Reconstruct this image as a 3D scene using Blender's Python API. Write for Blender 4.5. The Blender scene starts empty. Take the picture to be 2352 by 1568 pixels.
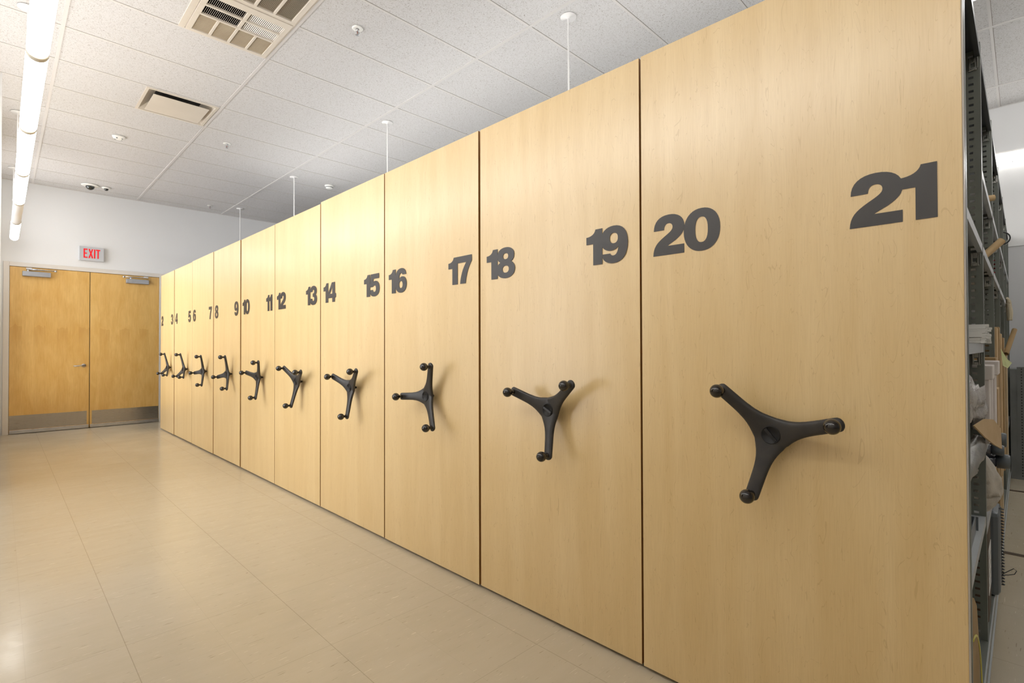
import bpy, bmesh, math, random
from mathutils import Vector, Matrix
from math import sin, cos, pi, radians, exp

# ------------------------------------------------------------------ camera, world, exposure
S = bpy.context.scene
COL = S.collection
S.view_settings.view_transform = 'Standard'
S.view_settings.look = 'None'
S.view_settings.gamma = 1.0
S.view_settings.use_curve_mapping = False
S.view_settings.exposure = 0.2

cd = bpy.data.cameras.new('camera')
cam = bpy.data.objects.new('camera', cd)
COL.objects.link(cam)
S.camera = cam
cd.sensor_width = 36.0
cd.sensor_fit = 'HORIZONTAL'
cd.lens = 36.0 * 1175.96 / 2352.0
cd.clip_start = 0.02
YAW, PITCH, ROLL = 0.7853, 0.0114, -0.0029
fw = Vector((sin(YAW) * cos(PITCH), cos(YAW) * cos(PITCH), sin(PITCH)))
r0 = Vector((cos(YAW), -sin(YAW), 0))
u0 = r0.cross(fw)
rr = r0 * cos(ROLL) + u0 * sin(ROLL)
uu = -r0 * sin(ROLL) + u0 * cos(ROLL)
M = Matrix((rr, uu, -fw)).transposed().to_4x4()
M.translation = Vector((-1.7176, 0, 1.212))
cam.matrix_world = M

DAY = 4.6            # overcast daylight outside the clerestory windows on the left
W = bpy.data.worlds.new('world')
S.world = W
W.use_nodes = True
W.node_tree.nodes['Background'].inputs[0].default_value = (0.97, 0.98, 1.0, 1)
W.node_tree.nodes['Background'].inputs[1].default_value = DAY

LAMP = 12.5          # emission of the pendant tubes
CEIL = 3.606
YW = 10.147          # far wall with the doors
XR = 5.372           # wall on the right

random.seed(7)

# ------------------------------------------------------------------ materials
def srgb(r, g, b):
    f = lambda c: (c / 255 / 12.92) if c / 255 <= 0.04045 else ((c / 255 + 0.055) / 1.055) ** 2.4
    return (f(r), f(g), f(b), 1)

def mat(name, col=(0.8, 0.8, 0.8, 1), rough=0.5, metal=0.0, spec=0.5, **kw):
    m = bpy.data.materials.new(name)
    m.use_nodes = True
    b = m.node_tree.nodes['Principled BSDF']
    b.inputs['Base Color'].default_value = col
    b.inputs['Roughness'].default_value = rough
    b.inputs['Metallic'].default_value = metal
    b.inputs['Specular IOR Level'].default_value = spec
    for k, v in kw.items():
        b.inputs[k.replace('_', ' ')].default_value = v
    return m

class NT:
    def __init__(s, m):
        s.t = m.node_tree; s.b = s.t.nodes['Principled BSDF']
    def n(s, typ, **kw):
        nd = s.t.nodes.new(typ)
        for k, v in kw.items():
            setattr(nd, k, v)
        return nd
    def l(s, a, b):
        s.t.links.new(a, b)
    def obj(s):
        return s.n('ShaderNodeTexCoord').outputs['Object']
    def mapping(s, vec, scale=(1, 1, 1), loc=(0, 0, 0), locsock=None):
        m = s.n('ShaderNodeMapping')
        s.l(vec, m.inputs['Vector'])
        m.inputs['Scale'].default_value = scale
        m.inputs['Location'].default_value = loc
        if locsock is not None:
            s.l(locsock, m.inputs['Location'])
        return m.outputs[0]
    def noise(s, vec, scale=5, detail=2, rough=0.5, dist=0.0):
        n = s.n('ShaderNodeTexNoise')
        s.l(vec, n.inputs['Vector'])
        n.inputs['Scale'].default_value = scale
        n.inputs['Detail'].default_value = detail
        n.inputs['Roughness'].default_value = rough
        n.inputs['Distortion'].default_value = dist
        return n.outputs['Fac']
    def ramp(s, fac, stops):
        r = s.n('ShaderNodeValToRGB')
        s.l(fac, r.inputs[0])
        e = r.color_ramp.elements
        e[0].position, e[0].color = stops[0]
        e[1].position, e[1].color = stops[-1]
        for p, c in stops[1:-1]:
            x = e.new(p); x.color = c
        return r.outputs[0]
    def mix(s, fac, a, b, mode='MIX'):
        m = s.n('ShaderNodeMix', data_type='RGBA', blend_type=mode)
        for sock, v in ((m.inputs[0], fac), (m.inputs[6], a), (m.inputs[7], b)):
            if hasattr(v, 'links') or hasattr(v, 'is_linked'):
                s.l(v, sock)
            else:
                sock.default_value = v
        return m.outputs[2]
    def math(s, op, a, b=0.0, c=0.0):
        m = s.n('ShaderNodeMath', operation=op)
        for sock, v in zip(m.inputs, (a, b, c)):
            if hasattr(v, 'is_linked'):
                s.l(v, sock)
            else:
                sock.default_value = v
        return m.outputs[0]
    def bump(s, h, strength=0.2, dist=0.002):
        b = s.n('ShaderNodeBump')
        s.l(h, b.inputs['Height'])
        b.inputs['Strength'].default_value = strength
        b.inputs['Distance'].default_value = dist
        s.l(b.outputs[0], s.b.inputs['Normal'])

G = lambda v: (v, v, v, 1)

def m_maple():
    m = mat('maple_laminate', rough=0.5, spec=0.4, Coat_Weight=1.0, Coat_Roughness=0.30, Coat_IOR=1.7)
    t = NT(m)
    oi = t.n('ShaderNodeObjectInfo').outputs['Random']
    cmb = t.n('ShaderNodeCombineXYZ')
    t.l(t.math('MULTIPLY', oi, 37.0), cmb.inputs[1])
    t.l(t.math('MULTIPLY', oi, 11.0), cmb.inputs[2])
    v = t.mapping(t.obj(), (1, 1, 1), locsock=cmb.outputs[0])
    fine = t.noise(t.mapping(v, (1, 90, 3.0)), 3, 4, 0.6, 0.3)
    broad = t.noise(t.mapping(v, (1, 7, 0.7)), 1.4, 3, 0.55, 0.6)
    # cathedral growth lines: thin contour lines of a stretched noise
    w = t.noise(t.mapping(v, (1, 6.5, 1.1)), 1.7, 3, 0.6, 1.0)
    fr = t.math('FRACT', t.math('MULTIPLY', w, 16.0))
    line = t.math('LESS_THAN', t.math('ABSOLUTE', t.math('SUBTRACT', fr, 0.5)), 0.035)
    br = t.noise(t.mapping(v, (1, 30, 6)), 1.5, 2, 0.5)
    line = t.math('MULTIPLY', line, t.math('GREATER_THAN', br, 0.5))
    c = t.ramp(broad, [(0.3, srgb(213, 182, 125)), (0.7, srgb(223, 195, 142))])
    c = t.mix(t.math('MULTIPLY', t.ramp(fine, [(0.42, G(0)), (0.72, G(1))]), 0.30), c, srgb(196, 162, 106))
    c = t.mix(t.math('MULTIPLY', line, 0.28), c, srgb(172, 132, 76))
    t.l(c, t.b.inputs['Base Color'])
    t.bump(t.noise(t.mapping(v, (1, 2.2, .25)), 1.0, 1), 0.5, 0.012)
    return m

def m_doorwood():
    m = mat('door_veneer', rough=0.38)
    t = NT(m)
    v = t.obj()
    sep = t.n('ShaderNodeSeparateXYZ'); t.l(v, sep.inputs[0])
    x, z = sep.outputs[0], sep.outputs[2]
    k = t.math('MULTIPLY', t.math('ADD', x, 3.0), 1 / 0.125)
    leaf = t.math('FLOOR', k)
    odd = t.math('MODULO', leaf, 2.0)
    wn = t.n('ShaderNodeTexWhiteNoise', noise_dimensions='1D')
    t.l(leaf, wn.inputs['W'])
    fine = t.noise(t.mapping(v, (60, 1, 2.2)), 3, 4, 0.6, 0.3)
    broad = t.noise(t.mapping(v, (5, 1, 1.3)), 2.2, 3, 0.6, 0.5)
    c = t.ramp(broad, [(0.3, srgb(212, 168, 92)), (0.7, srgb(226, 188, 116))])
    c = t.mix(t.math('MULTIPLY', t.ramp(fine, [(0.4, G(0)), (0.75, G(1))]), 0.35), c, srgb(180, 128, 54))
    c = t.mix(t.math('MULTIPLY', wn.outputs[0], 0.16), c, srgb(190, 140, 66))
    # darker figured patch on every other veneer leaf, mid height
    dz = t.math('ADD', t.math('SUBTRACT', z, 1.40), t.math('MULTIPLY', t.math('SUBTRACT', broad, 0.5), 0.25))
    up = t.math('LESS_THAN', dz, 0.12)
    dn = t.ramp(t.math('ADD', t.math('MULTIPLY', dz, 2.2), 0.5), [(0.1, G(0)), (0.62, G(1))])
    patch = t.math('MULTIPLY', t.math('MULTIPLY', up, dn), odd)
    c = t.mix(t.math('MULTIPLY', patch, 0.22), c, srgb(176, 122, 46))
    t.l(c, t.b.inputs['Base Color'])
    return m

def m_ceiling():
    m = mat('ceiling_tile', rough=0.9, spec=0.2)
    t = NT(m)
    v = t.obj()
    n1 = t.noise(t.mapping(v, (1, 1, 1)), 120, 3, 0.7, 1.6)
    n2 = t.noise(t.mapping(v, (1, 1, 1)), 230, 2, 0.6, 0.8)
    spots = t.ramp(n1, [(0.37, G(1)), (0.43, G(0))])
    sp2 = t.ramp(n2, [(0.32, G(1)), (0.40, G(0))])
    s = t.math('MAXIMUM', t.math('MULTIPLY', spots, 1.0), t.math('MULTIPLY', sp2, 0.5))
    c = t.mix(s, srgb(210, 208, 207), srgb(146, 138, 130))
    t.l(c, t.b.inputs['Base Color'])
    return m

def m_floor():
    m = mat('vinyl_tile', rough=0.16, spec=0.5)
    t = NT(m)
    v = t.obj()
    sep = t.n('ShaderNodeSeparateXYZ'); t.l(v, sep.inputs[0])
    x, y = sep.outputs[0], sep.outputs[1]
    P = 0.593
    kx = t.math('DIVIDE', t.math('ADD', x, 1.347 + 40 * P), P)
    ky = t.math('DIVIDE', t.math('SUBTRACT', y, 2.606 - 40 * P), P)
    def line(k, w):
        f = t.math('FRACT', t.math('ADD', k, 0.5))
        return t.math('LESS_THAN', t.math('ABSOLUTE', t.math('SUBTRACT', f, 0.5)), w)
    big = t.math('MAXIMUM', line(kx, 0.0022), line(ky, 0.0014))
    k2x = t.math('MULTIPLY', kx, 2); k2y = t.math('MULTIPLY', ky, 2)
    small = t.math('MAXIMUM', line(k2x, 0.0030), line(k2y, 0.0024))
    cmb = t.n('ShaderNodeCombineXYZ')
    t.l(t.math('FLOOR', k2x), cmb.inputs[0]); t.l(t.math('FLOOR', k2y), cmb.inputs[1])
    wn = t.n('ShaderNodeTexWhiteNoise', noise_dimensions='2D'); t.l(cmb.outputs[0], wn.inputs['Vector'])
    # streaks run along x, shifted tile by tile
    sh = t.mapping(v, (1, 1, 1), locsock=wn.outputs['Color'])
    st = t.noise(t.mapping(sh, (10, 110, 1)), 1.5, 2, 0.5, 0.2)
    st2 = t.noise(t.mapping(sh, (10, 130, 1), loc=(9, 4, 0)), 1.5, 2, 0.5, 0.2)
    base = t.noise(t.mapping(v, (2, 9, 1)), 2.0, 3, 0.6)
    c = t.ramp(base, [(0.3, srgb(193, 181, 158)), (0.7, srgb(197, 185, 163))])
    c = t.mix(t.math('MULTIPLY', t.ramp(st, [(0.70, G(0)), (0.735, G(1))]), 0.6), c, srgb(140, 124, 98))
    c = t.mix(t.math('MULTIPLY', t.ramp(st2, [(0.70, G(0)), (0.735, G(1))]), 0.6), c, srgb(238, 228, 206))
    c = t.mix(t.math('MULTIPLY', wn.outputs['Value'], 0.10), c, srgb(186, 170, 138))
    c = t.mix(t.math('MULTIPLY', small, 0.10), c, srgb(120, 104, 80))
    c = t.mix(t.math('MULTIPLY', big, 0.32), c, srgb(112, 96, 72))
    # heel marks
    spk = t.ramp(t.noise(t.mapping(v, (1, 1, 1), loc=(3, 1, 0)), 16, 2, 0.6), [(0.215, G(1)), (0.235, G(0))])
    c = t.mix(t.math('MULTIPLY', spk, 0.5), c, srgb(110, 90, 66))
    t.l(c, t.b.inputs['Base Color'])
    t.l(t.ramp(t.noise(t.mapping(v, (1, 1, 1)), 2.5, 3), [(0.3, G(0.15)), (0.75, G(0.24))]), t.b.inputs['Roughness'])
    t.bump(t.noise(t.mapping(v, (1, 1, 1)), 7, 3, 0.6), 0.10, 0.01)
    return m

def m_paint(name, c, rough=0.6):
    m = mat(name, c, rough)
    t = NT(m)
    t.bump(t.noise(t.obj(), 260, 2), 0.05, 0.001)
    return m

def m_brushed(name, c, rough=0.35, axis=(2, 1, 120)):
    m = mat(name, c, rough, metal=1.0)
    t = NT(m)
    n = t.noise(t.mapping(t.obj(), axis), 6, 3)
    t.l(t.ramp(n, [(0.3, G(rough - 0.08)), (0.7, G(rough + 0.12))]), t.b.inputs['Roughness'])
    return m

def m_mottled(name, c1, c2, rough, scale=6, bump=0.0, **kw):
    m = mat(name, c1, rough, **kw)
    t = NT(m)
    n = t.noise(t.obj(), scale, 4, 0.6)
    t.l(t.ramp(n, [(0.35, c1), (0.68, c2)]), t.b.inputs['Base Color'])
    if bump:
        t.bump(t.noise(t.obj(), scale * 8, 3), bump, 0.003)
    return m

def m_emit(name, col, strength):
    m = mat(name, col, 0.4)
    b = m.node_tree.nodes['Principled BSDF']
    b.inputs['Emission Color'].default_value = col
    b.inputs['Emission Strength'].default_value = strength
    return m

MAPLE = m_maple()
EDGE = m_mottled('maple_edge_shaded', srgb(160, 114, 56), srgb(148, 102, 48), 0.5, 9)  # same maple as the face, shade in the gaps put into the colour
DOORW = m_doorwood()
CTILE = m_ceiling()
FLOOR = m_floor()
WALL = m_paint('white_wall_paint', srgb(226, 226, 226))
WALLG = m_paint('wall_lower_grey', srgb(206, 206, 208))  # lower right wall, a little greyer than the part above
FRAMEP = m_paint('door_frame_paint', srgb(214, 208, 200), 0.4)
TEE = mat('ceiling_tee_paint', srgb(208, 204, 201), 0.5)
TEE2 = mat('ceiling_cross_tee_paint', srgb(210, 206, 203), 0.6)
GAP = mat('tile_gap_shadow', srgb(150, 143, 136), 0.9)  # dark strip painted in for the shadow line beside the cross tees
INK = mat('numeral_vinyl', srgb(56, 53, 52), 0.38, spec=0.6)
WHEELM = m_mottled('cast_black_resin', srgb(38, 36, 35), srgb(50, 46, 42), 0.42, 25, 0.06)
KNOBM = mat('glossy_black_knob', srgb(22, 16, 12), 0.06, spec=0.8)
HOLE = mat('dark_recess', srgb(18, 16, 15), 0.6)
STEEL = m_brushed('stainless_plate', srgb(176, 170, 160), 0.32, (2, 1, 120))
ALU = m_brushed('aluminium', srgb(198, 198, 200), 0.30)
ALUP = mat('aluminium_paint', srgb(160, 162, 168), 0.35, metal=0.6)
SHELFG = m_mottled('grey_green_enamel', srgb(104, 108, 100), srgb(116, 120, 112), 0.38, 5)
SHELFL = m_mottled('light_grey_enamel', srgb(176, 180, 182), srgb(186, 190, 192), 0.35, 5)
DARKM = mat('dark_steel', srgb(70, 72, 74), 0.4, metal=0.3)
ZINC = mat('zinc_clip', srgb(176, 176, 170), 0.25, metal=1.0)
WPL = mat('white_plastic', srgb(236, 235, 230), 0.4)
VENTP = m_mottled('cream_metal_paint', srgb(214, 205, 192), srgb(208, 199, 186), 0.45, 3)
MESHP = m_mottled('tan_filter_mesh', srgb(190, 178, 156), srgb(180, 166, 144), 0.7, 4)
FINW = mat('white_fin', srgb(240, 236, 230), 0.4)
TUBE = m_emit('lamp_diffuser', (1.0, 0.985, 0.95, 1), LAMP)
RING = mat('clear_lamp_collar', srgb(190, 182, 164), 0.2)
WMET = mat('white_enamel', srgb(232, 230, 228), 0.35)
REDL = m_emit('red_exit_letter', srgb(214, 0, 22), 0.35)
CARD = m_mottled('brown_cardboard', srgb(178, 150, 108), srgb(164, 136, 96), 0.85, 8, 0.1)
CARD2 = m_mottled('tan_cardboard', srgb(206, 178, 136), srgb(196, 166, 122), 0.85, 8, 0.1)
WCARD = m_mottled('white_cardboard', srgb(226, 218, 212), srgb(214, 206, 200), 0.7, 4)
PAPER = m_mottled('kraft_paper', srgb(196, 174, 138), srgb(180, 158, 122), 0.8, 12, 0.2)
DCARD = m_mottled('dark_brown_board', srgb(88, 72, 56), srgb(76, 62, 48), 0.7, 8)
FILM = m_mottled('clear_plastic_film', srgb(226, 220, 214), srgb(204, 198, 194), 0.16, 22, 0.9, Transmission_Weight=0.3)
BUBBLE = m_mottled('bubble_wrap', srgb(220, 212, 198), srgb(196, 188, 174), 0.3, 30, 0.5, Transmission_Weight=0.15)
GREYP = mat('grey_plastic', srgb(96, 102, 106), 0.35)
CLEARD = m_mottled('dark_clear_film', srgb(150, 146, 138), srgb(112, 110, 104), 0.28, 16, 0.4)
JARM = mat('smoky_jar_plastic', srgb(74, 76, 86), 0.12, spec=0.8)
YELL = mat('yellow_strap', srgb(214, 204, 96), 0.4)
GREENP = mat('pale_green_paper', srgb(214, 222, 166), 0.8)
WHITEP = m_mottled('white_paper', srgb(228, 226, 222), srgb(212, 210, 206), 0.8, 20)
BLACKP = mat('black_plastic', srgb(24, 24, 26), 0.3)
SILVER = mat('silver_exit_case', srgb(200, 202, 206), 0.35, metal=0.35)
SILVER0 = m_brushed('silver_exit_case', srgb(206, 208, 212), 0.35, (120, 1, 2))
RAILM = mat('floor_rail_brown', srgb(92, 76, 60), 0.5, metal=0.3)
CREAMB = m_mottled('cream_fabric_roll', srgb(206, 196, 170), srgb(192, 180, 154), 0.8, 10)
GLASSB = mat('sprinkler_bulb', srgb(150, 70, 50), 0.1)
REDB = mat('red_box_card', srgb(170, 24, 36), 0.6)
BASEM = mat('brown_rubber_base', srgb(128, 112, 98), 0.6)
def m_pane():
    m = mat('window_glass', (1, 1, 1, 1), 0.02)
    nt = m.node_tree
    tr = nt.nodes.new('ShaderNodeBsdfTransparent'); mx = nt.nodes.new('ShaderNodeMixShader')
    fr = nt.nodes.new('ShaderNodeFresnel'); fr.inputs[0].default_value = 1.45
    gl = nt.nodes.new('ShaderNodeBsdfGlossy'); gl.inputs['Roughness'].default_value = 0.02
    nt.links.new(fr.outputs[0], mx.inputs[0]); nt.links.new(tr.outputs[0], mx.inputs[1]); nt.links.new(gl.outputs[0], mx.inputs[2])
    nt.links.new(mx.outputs[0], nt.nodes['Material Output'].inputs['Surface'])
    return m
WINGLASS = m_pane()
GALV = m_mottled('galvanised_steel', srgb(104, 106, 104), srgb(124, 126, 124), .4, 3)
TRIMP = mat('grey_edge_trim', srgb(176, 168, 156), 0.4)
CAMD = mat('smoked_dome', srgb(40, 44, 42), 0.05, spec=1.0)

# ------------------------------------------------------------------ mesh helpers
class MB:
    def __init__(s):
        s.bm = bmesh.new(); s.mats = []
    def mi(s, m):
        if m not in s.mats:
            s.mats.append(m)
        return s.mats.index(m)
    def box(s, x0, x1, y0, y1, z0, z1, m=None, rot=None, piv=None):
        vs = [s.bm.verts.new((x, y, z)) for x in (x0, x1) for y in (y0, y1) for z in (z0, z1)]
        fs = [(0, 1, 3, 2), (4, 6, 7, 5), (0, 4, 5, 1), (2, 3, 7, 6), (0, 2, 6, 4), (1, 5, 7, 3)]
        for f in fs:
            fc = s.bm.faces.new([vs[i] for i in f])
            if m: fc.material_index = s.mi(m)
        if rot is not None:
            p = Vector(piv) if piv else Vector(((x0 + x1) / 2, (y0 + y1) / 2, (z0 + z1) / 2))
            for v in vs:
                v.co = rot @ (v.co - p) + p
        return vs
    def lathe(s, prof, origin=(0, 0, 0), axis='z', seg=24, m=None, smooth=True):
        # prof: (radius, height) list; axis direction of height
        o = Vector(origin)
        ax = {'x': (Vector((0, 1, 0)), Vector((0, 0, 1)), Vector((1, 0, 0))), '-x': (Vector((0, 0, 1)), Vector((0, 1, 0)), Vector((-1, 0, 0))),
              'y': (Vector((0, 0, 1)), Vector((1, 0, 0)), Vector((0, 1, 0))), '-y': (Vector((1, 0, 0)), Vector((0, 0, 1)), Vector((0, -1, 0))),
              'z': (Vector((1, 0, 0)), Vector((0, 1, 0)), Vector((0, 0, 1))), '-z': (Vector((0, 1, 0)), Vector((1, 0, 0)), Vector((0, 0, -1)))}
        a, b, c = ax[axis] if isinstance(axis, str) else axis
        rings = []
        for r, h in prof:
            if r < 1e-6:
                rings.append([s.bm.verts.new(o + c * h)])
            else:
                rings.append([s.bm.verts.new(o + c * h + a * (r * cos(2 * pi * i / seg)) + b * (r * sin(2 * pi * i / seg))) for i in range(seg)])
        for p, q in zip(rings, rings[1:]):
            for i in range(seg):
                j = (i + 1) % seg
                vs = [p[i % len(p)], p[j % len(p)], q[j % len(q)], q[i % len(q)]]
                u = []
                for v in vs:
                    if v not in u: u.append(v)
                if len(u) > 2:
                    f = s.bm.faces.new(u); f.smooth = smooth
                    if m: f.material_index = s.mi(m)
    def tube(s, pts, rad, seg=10, m=None, cap=True, flat=1.0):
        pts = [Vector(p) for p in pts]
        rad = rad if hasattr(rad, '__len__') else [rad] * len(pts)
        rings = []; prev = None
        for i, p in enumerate(pts):
            d = (pts[min(i + 1, len(pts) - 1)] - pts[max(i - 1, 0)]).normalized()
            if prev is None:
                prev = Vector((0, 0, 1)) if abs(d.z) < 0.9 else Vector((1, 0, 0))
            a = (prev - d * prev.dot(d)).normalized(); b = d.cross(a); prev = a
            rings.append([s.bm.verts.new(p + a * (rad[i] * cos(2 * pi * k / seg)) + b * (rad[i] * flat * sin(2 * pi * k / seg))) for k in range(seg)])
        for p, q in zip(rings, rings[1:]):
            for k in range(seg):
                f = s.bm.faces.new((p[k], p[(k + 1) % seg], q[(k + 1) % seg], q[k])); f.smooth = True
                if m: f.material_index = s.mi(m)
        if cap:
            for rg in (rings[0][::-1], rings[-1]):
                f = s.bm.faces.new(rg)
                if m: f.material_index = s.mi(m)
    def build(s, name, m=None, parent=None, bevel=0, smooth=False, loc=None):
        bmesh.ops.recalc_face_normals(s.bm, faces=s.bm.faces)
        me = bpy.data.meshes.new(name)
        s.bm.to_mesh(me); s.bm.free()
        for x in (s.mats or ([m] if m else [])):
            me.materials.append(x)
        if smooth:
            for p in me.polygons: p.use_smooth = True
        o = bpy.data.objects.new(name, me)
        COL.objects.link(o)
        if parent: o.parent = parent
        if loc is not None: o.location = loc
        if bevel:
            bv = o.modifiers.new('bevel', 'BEVEL'); bv.width = bevel; bv.segments = 2; bv.limit_method = 'ANGLE'
        return o

def tag(o, label=None, cat=None, group=None, kind=None):
    if label: o['label'] = label
    if cat: o['category'] = cat
    if group: o['group'] = group
    if kind: o['kind'] = kind
    return o

def thing(name, loc, label, cat, group=None, rotz=0.0):
    o = bpy.data.objects.new(name, None)
    COL.objects.link(o)
    o.location = loc; o.rotation_euler = (0, 0, rotz); o.empty_display_size = 0.05
    return tag(o, label, cat, group)

def struct(o):
    o['kind'] = 'structure'
    return o

def box1(name, m, b, parent=None, bevel=0):
    k = MB(); k.box(*b); return k.build(name, m, parent, bevel)

# ------------------------------------------------------------------ room shell
XL, YB = -2.75, -5.0
k = MB(); k.box(XL, XR, YB, 6.40, -.05, 0); k.box(-1.86, XR, 6.40, YW + .2, -.05, 0)
struct(k.build('floor', FLOOR))
# ceiling tiles slab with the exposed tee grid as its child
RX0, RSP, RY0, RSY = -0.1663, 1.2349, 4.4191, 0.6096
holes = [(-0.80, -0.18, 3.20, 4.41), (-0.783, -0.19, 5.65, 6.235)]
k = MB()
# tiles laid bay by bay so the air units can sit in real openings
def rects(x0, x1, y0, y1):
    out = [(x0, x1, y0, y1)]
    for hx0, hx1, hy0, hy1 in holes:
        nxt = []
        for a, b, c, d in out:
            if hx1 <= a or hx0 >= b or hy1 <= c or hy0 >= d:
                nxt.append((a, b, c, d)); continue
            if a < hx0: nxt.append((a, hx0, c, d))
            if b > hx1: nxt.append((hx1, b, c, d))
            m0, m1 = max(a, hx0), min(b, hx1)
            if c < hy0: nxt.append((m0, m1, c, hy0))
            if d > hy1: nxt.append((m0, m1, hy1, d))
        out = nxt
    return out
for r in rects(XL, XR, YB, 6.40) + rects(-1.86, XR, 6.40, YW):
    k.box(r[0], r[1], r[2], r[3], CEIL + 0.004, CEIL + 0.03)
# lids over the openings
for h in holes:
    k.box(h[0] - .02, h[1] + .02, h[2] - .02, h[3] + .02, CEIL + 0.30, CEIL + 0.32)
ceiling = struct(k.build('ceiling', CTILE))
k = MB()
i = -6
while True:
    x = RX0 + i * RSP
    if x > XR: break
    if x > XL: k.box(x - .012, x + .012, YB, YW if x > -1.8 else 6.3, CEIL - .001, CEIL + .004, TEE)
    i += 1
j = -16
while True:
    y = RY0 + j * RSY
    if y > YW: break
    if y > YB:
        segs = [(XL if y < 6.3 else -1.8, XR)]
        for h in holes:
            if h[2] + .02 < y < h[3] - .02:
                segs = [s2 for a, b in segs for s2 in ((a, h[0]), (h[1], b))]
        for a, b in segs:
            k.box(a, b, y - .008, y + .010, CEIL + .0015, CEIL + .004, TEE2)
            k.box(a, b, y - .0115, y - .008, CEIL + .003, CEIL + .004, GAP)
    j += 1
k.box(-1.8, XR, YW - .022, YW, CEIL - .002, CEIL + .004, TEE)
k.box(XR - .022, XR, YB, YW, CEIL - .002, CEIL + .004, TEE)
k.build('ceiling_grid', None, ceiling)

DX0, DX1, DZ = -1.631, 0.1457, 2.388
FZ = 2.449; FX0 = -1.693; FX1 = 0.205
k = MB()
k.box(-1.86, FX0 + .01, YW, YW + .15, 0, CEIL + .03)
k.box(FX1 - .01, XR + .1, YW, YW + .15, 0, CEIL + .03)
k.box(FX0 + .01, FX1 - .01, YW, YW + .15, FZ - .01, CEIL + .03)
struct(k.build('wall_far', WALL))
# left wall: near part set back, far part in line with the door frame; clerestory windows under the ceiling
WZ0, WZ1 = 2.80, 3.52
k = MB()
def wall_open(xo, xi, y0, y1, w0, w1, WZ0):
    k.box(xo, xi, y0, w0, 0, CEIL + .03); k.box(xo, xi, w1, y1, 0, CEIL + .03)
    k.box(xo, xi, w0, w1, 0, WZ0); k.box(xo, xi, w0, w1, WZ1, CEIL + .03)
wall_open(-1.86, -1.719, 6.25, YW, 6.80, 10.0, .45)
wall_open(XL, -2.60, YB, 3.05, 0.9, 3.0, 2.80)
wall_open(XL, -2.60, 3.05, 6.25, 3.1, 5.9, .45)
k.box(XL, -1.86, 6.25, 6.40, 0, CEIL + .03)
struct(k.build('wall_left', WALL))
for n, (xc, y0, y1, parts, WZ0) in enumerate(((-1.78, 6.80, 10.0, 2, .45), (-2.67, 0.9, 3.0, 1, 2.80), (-2.67, 3.1, 5.9, 2, .45))):
    k = MB()
    k.box(xc - .02, xc + .02, y0, y1, WZ0, WZ0 + .04); k.box(xc - .02, xc + .02, y0, y1, WZ1 - .04, WZ1)
    for q in range(parts + 1):
        y = y0 + (y1 - y0 - .04) * q / parts
        k.box(xc - .02, xc + .02, y, y + .04, WZ0 + .04, WZ1 - .04)
    w = struct(k.build('window_%d' % (n + 1), FRAMEP))
    box1('window_pane', WINGLASS, (xc - .003, xc + .003, y0, y1, WZ0 + .02, WZ1 - .02), w)
    pl = bpy.data.lights.new('window_portal', 'AREA'); pl.shape = 'RECTANGLE'; pl.size = y1 - y0; pl.size_y = WZ1 - WZ0
    pl.cycles.is_portal = True
    po = bpy.data.objects.new('window_portal', pl); COL.objects.link(po)
    po.location = (xc - .06, (y0 + y1) / 2, (WZ0 + WZ1) / 2); po.rotation_euler = (pi / 2, 0, -pi / 2)
k = MB()
k.box(-1.719, -1.713, 6.25, YW - .01, 0.0, 0.10)
k.box(-2.6, -1.713, 6.243, 6.25, 0.0, 0.10)
k.box(-2.6, -2.593, YB, 6.243, 0.0, 0.10)
struct(k.build('baseboard_left', BASEM))
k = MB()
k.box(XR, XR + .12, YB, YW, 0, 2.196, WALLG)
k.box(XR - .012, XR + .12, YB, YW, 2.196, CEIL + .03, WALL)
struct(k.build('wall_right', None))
struct(box1('wall_back', WALL, (XL, XR, YB - .1, YB, 0, CEIL + .03)))

# door frame
k = MB()
k.box(FX0, DX0, YW - .018, YW + .10, 0, FZ)
k.box(DX1, FX1, YW - .018, YW + .10, 0, FZ)
k.box(DX0, DX1, YW - .018, YW + .10, DZ, FZ)
k.box(FX0 + .02, DX0 + .012, YW + .025, YW + .10, 0, DZ + .02)
k.box(DX1 - .012, FX1 - .02, YW + .025, YW + .10, 0, DZ + .02)
struct(k.build('trim_1', FRAMEP, bevel=.002))

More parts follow.
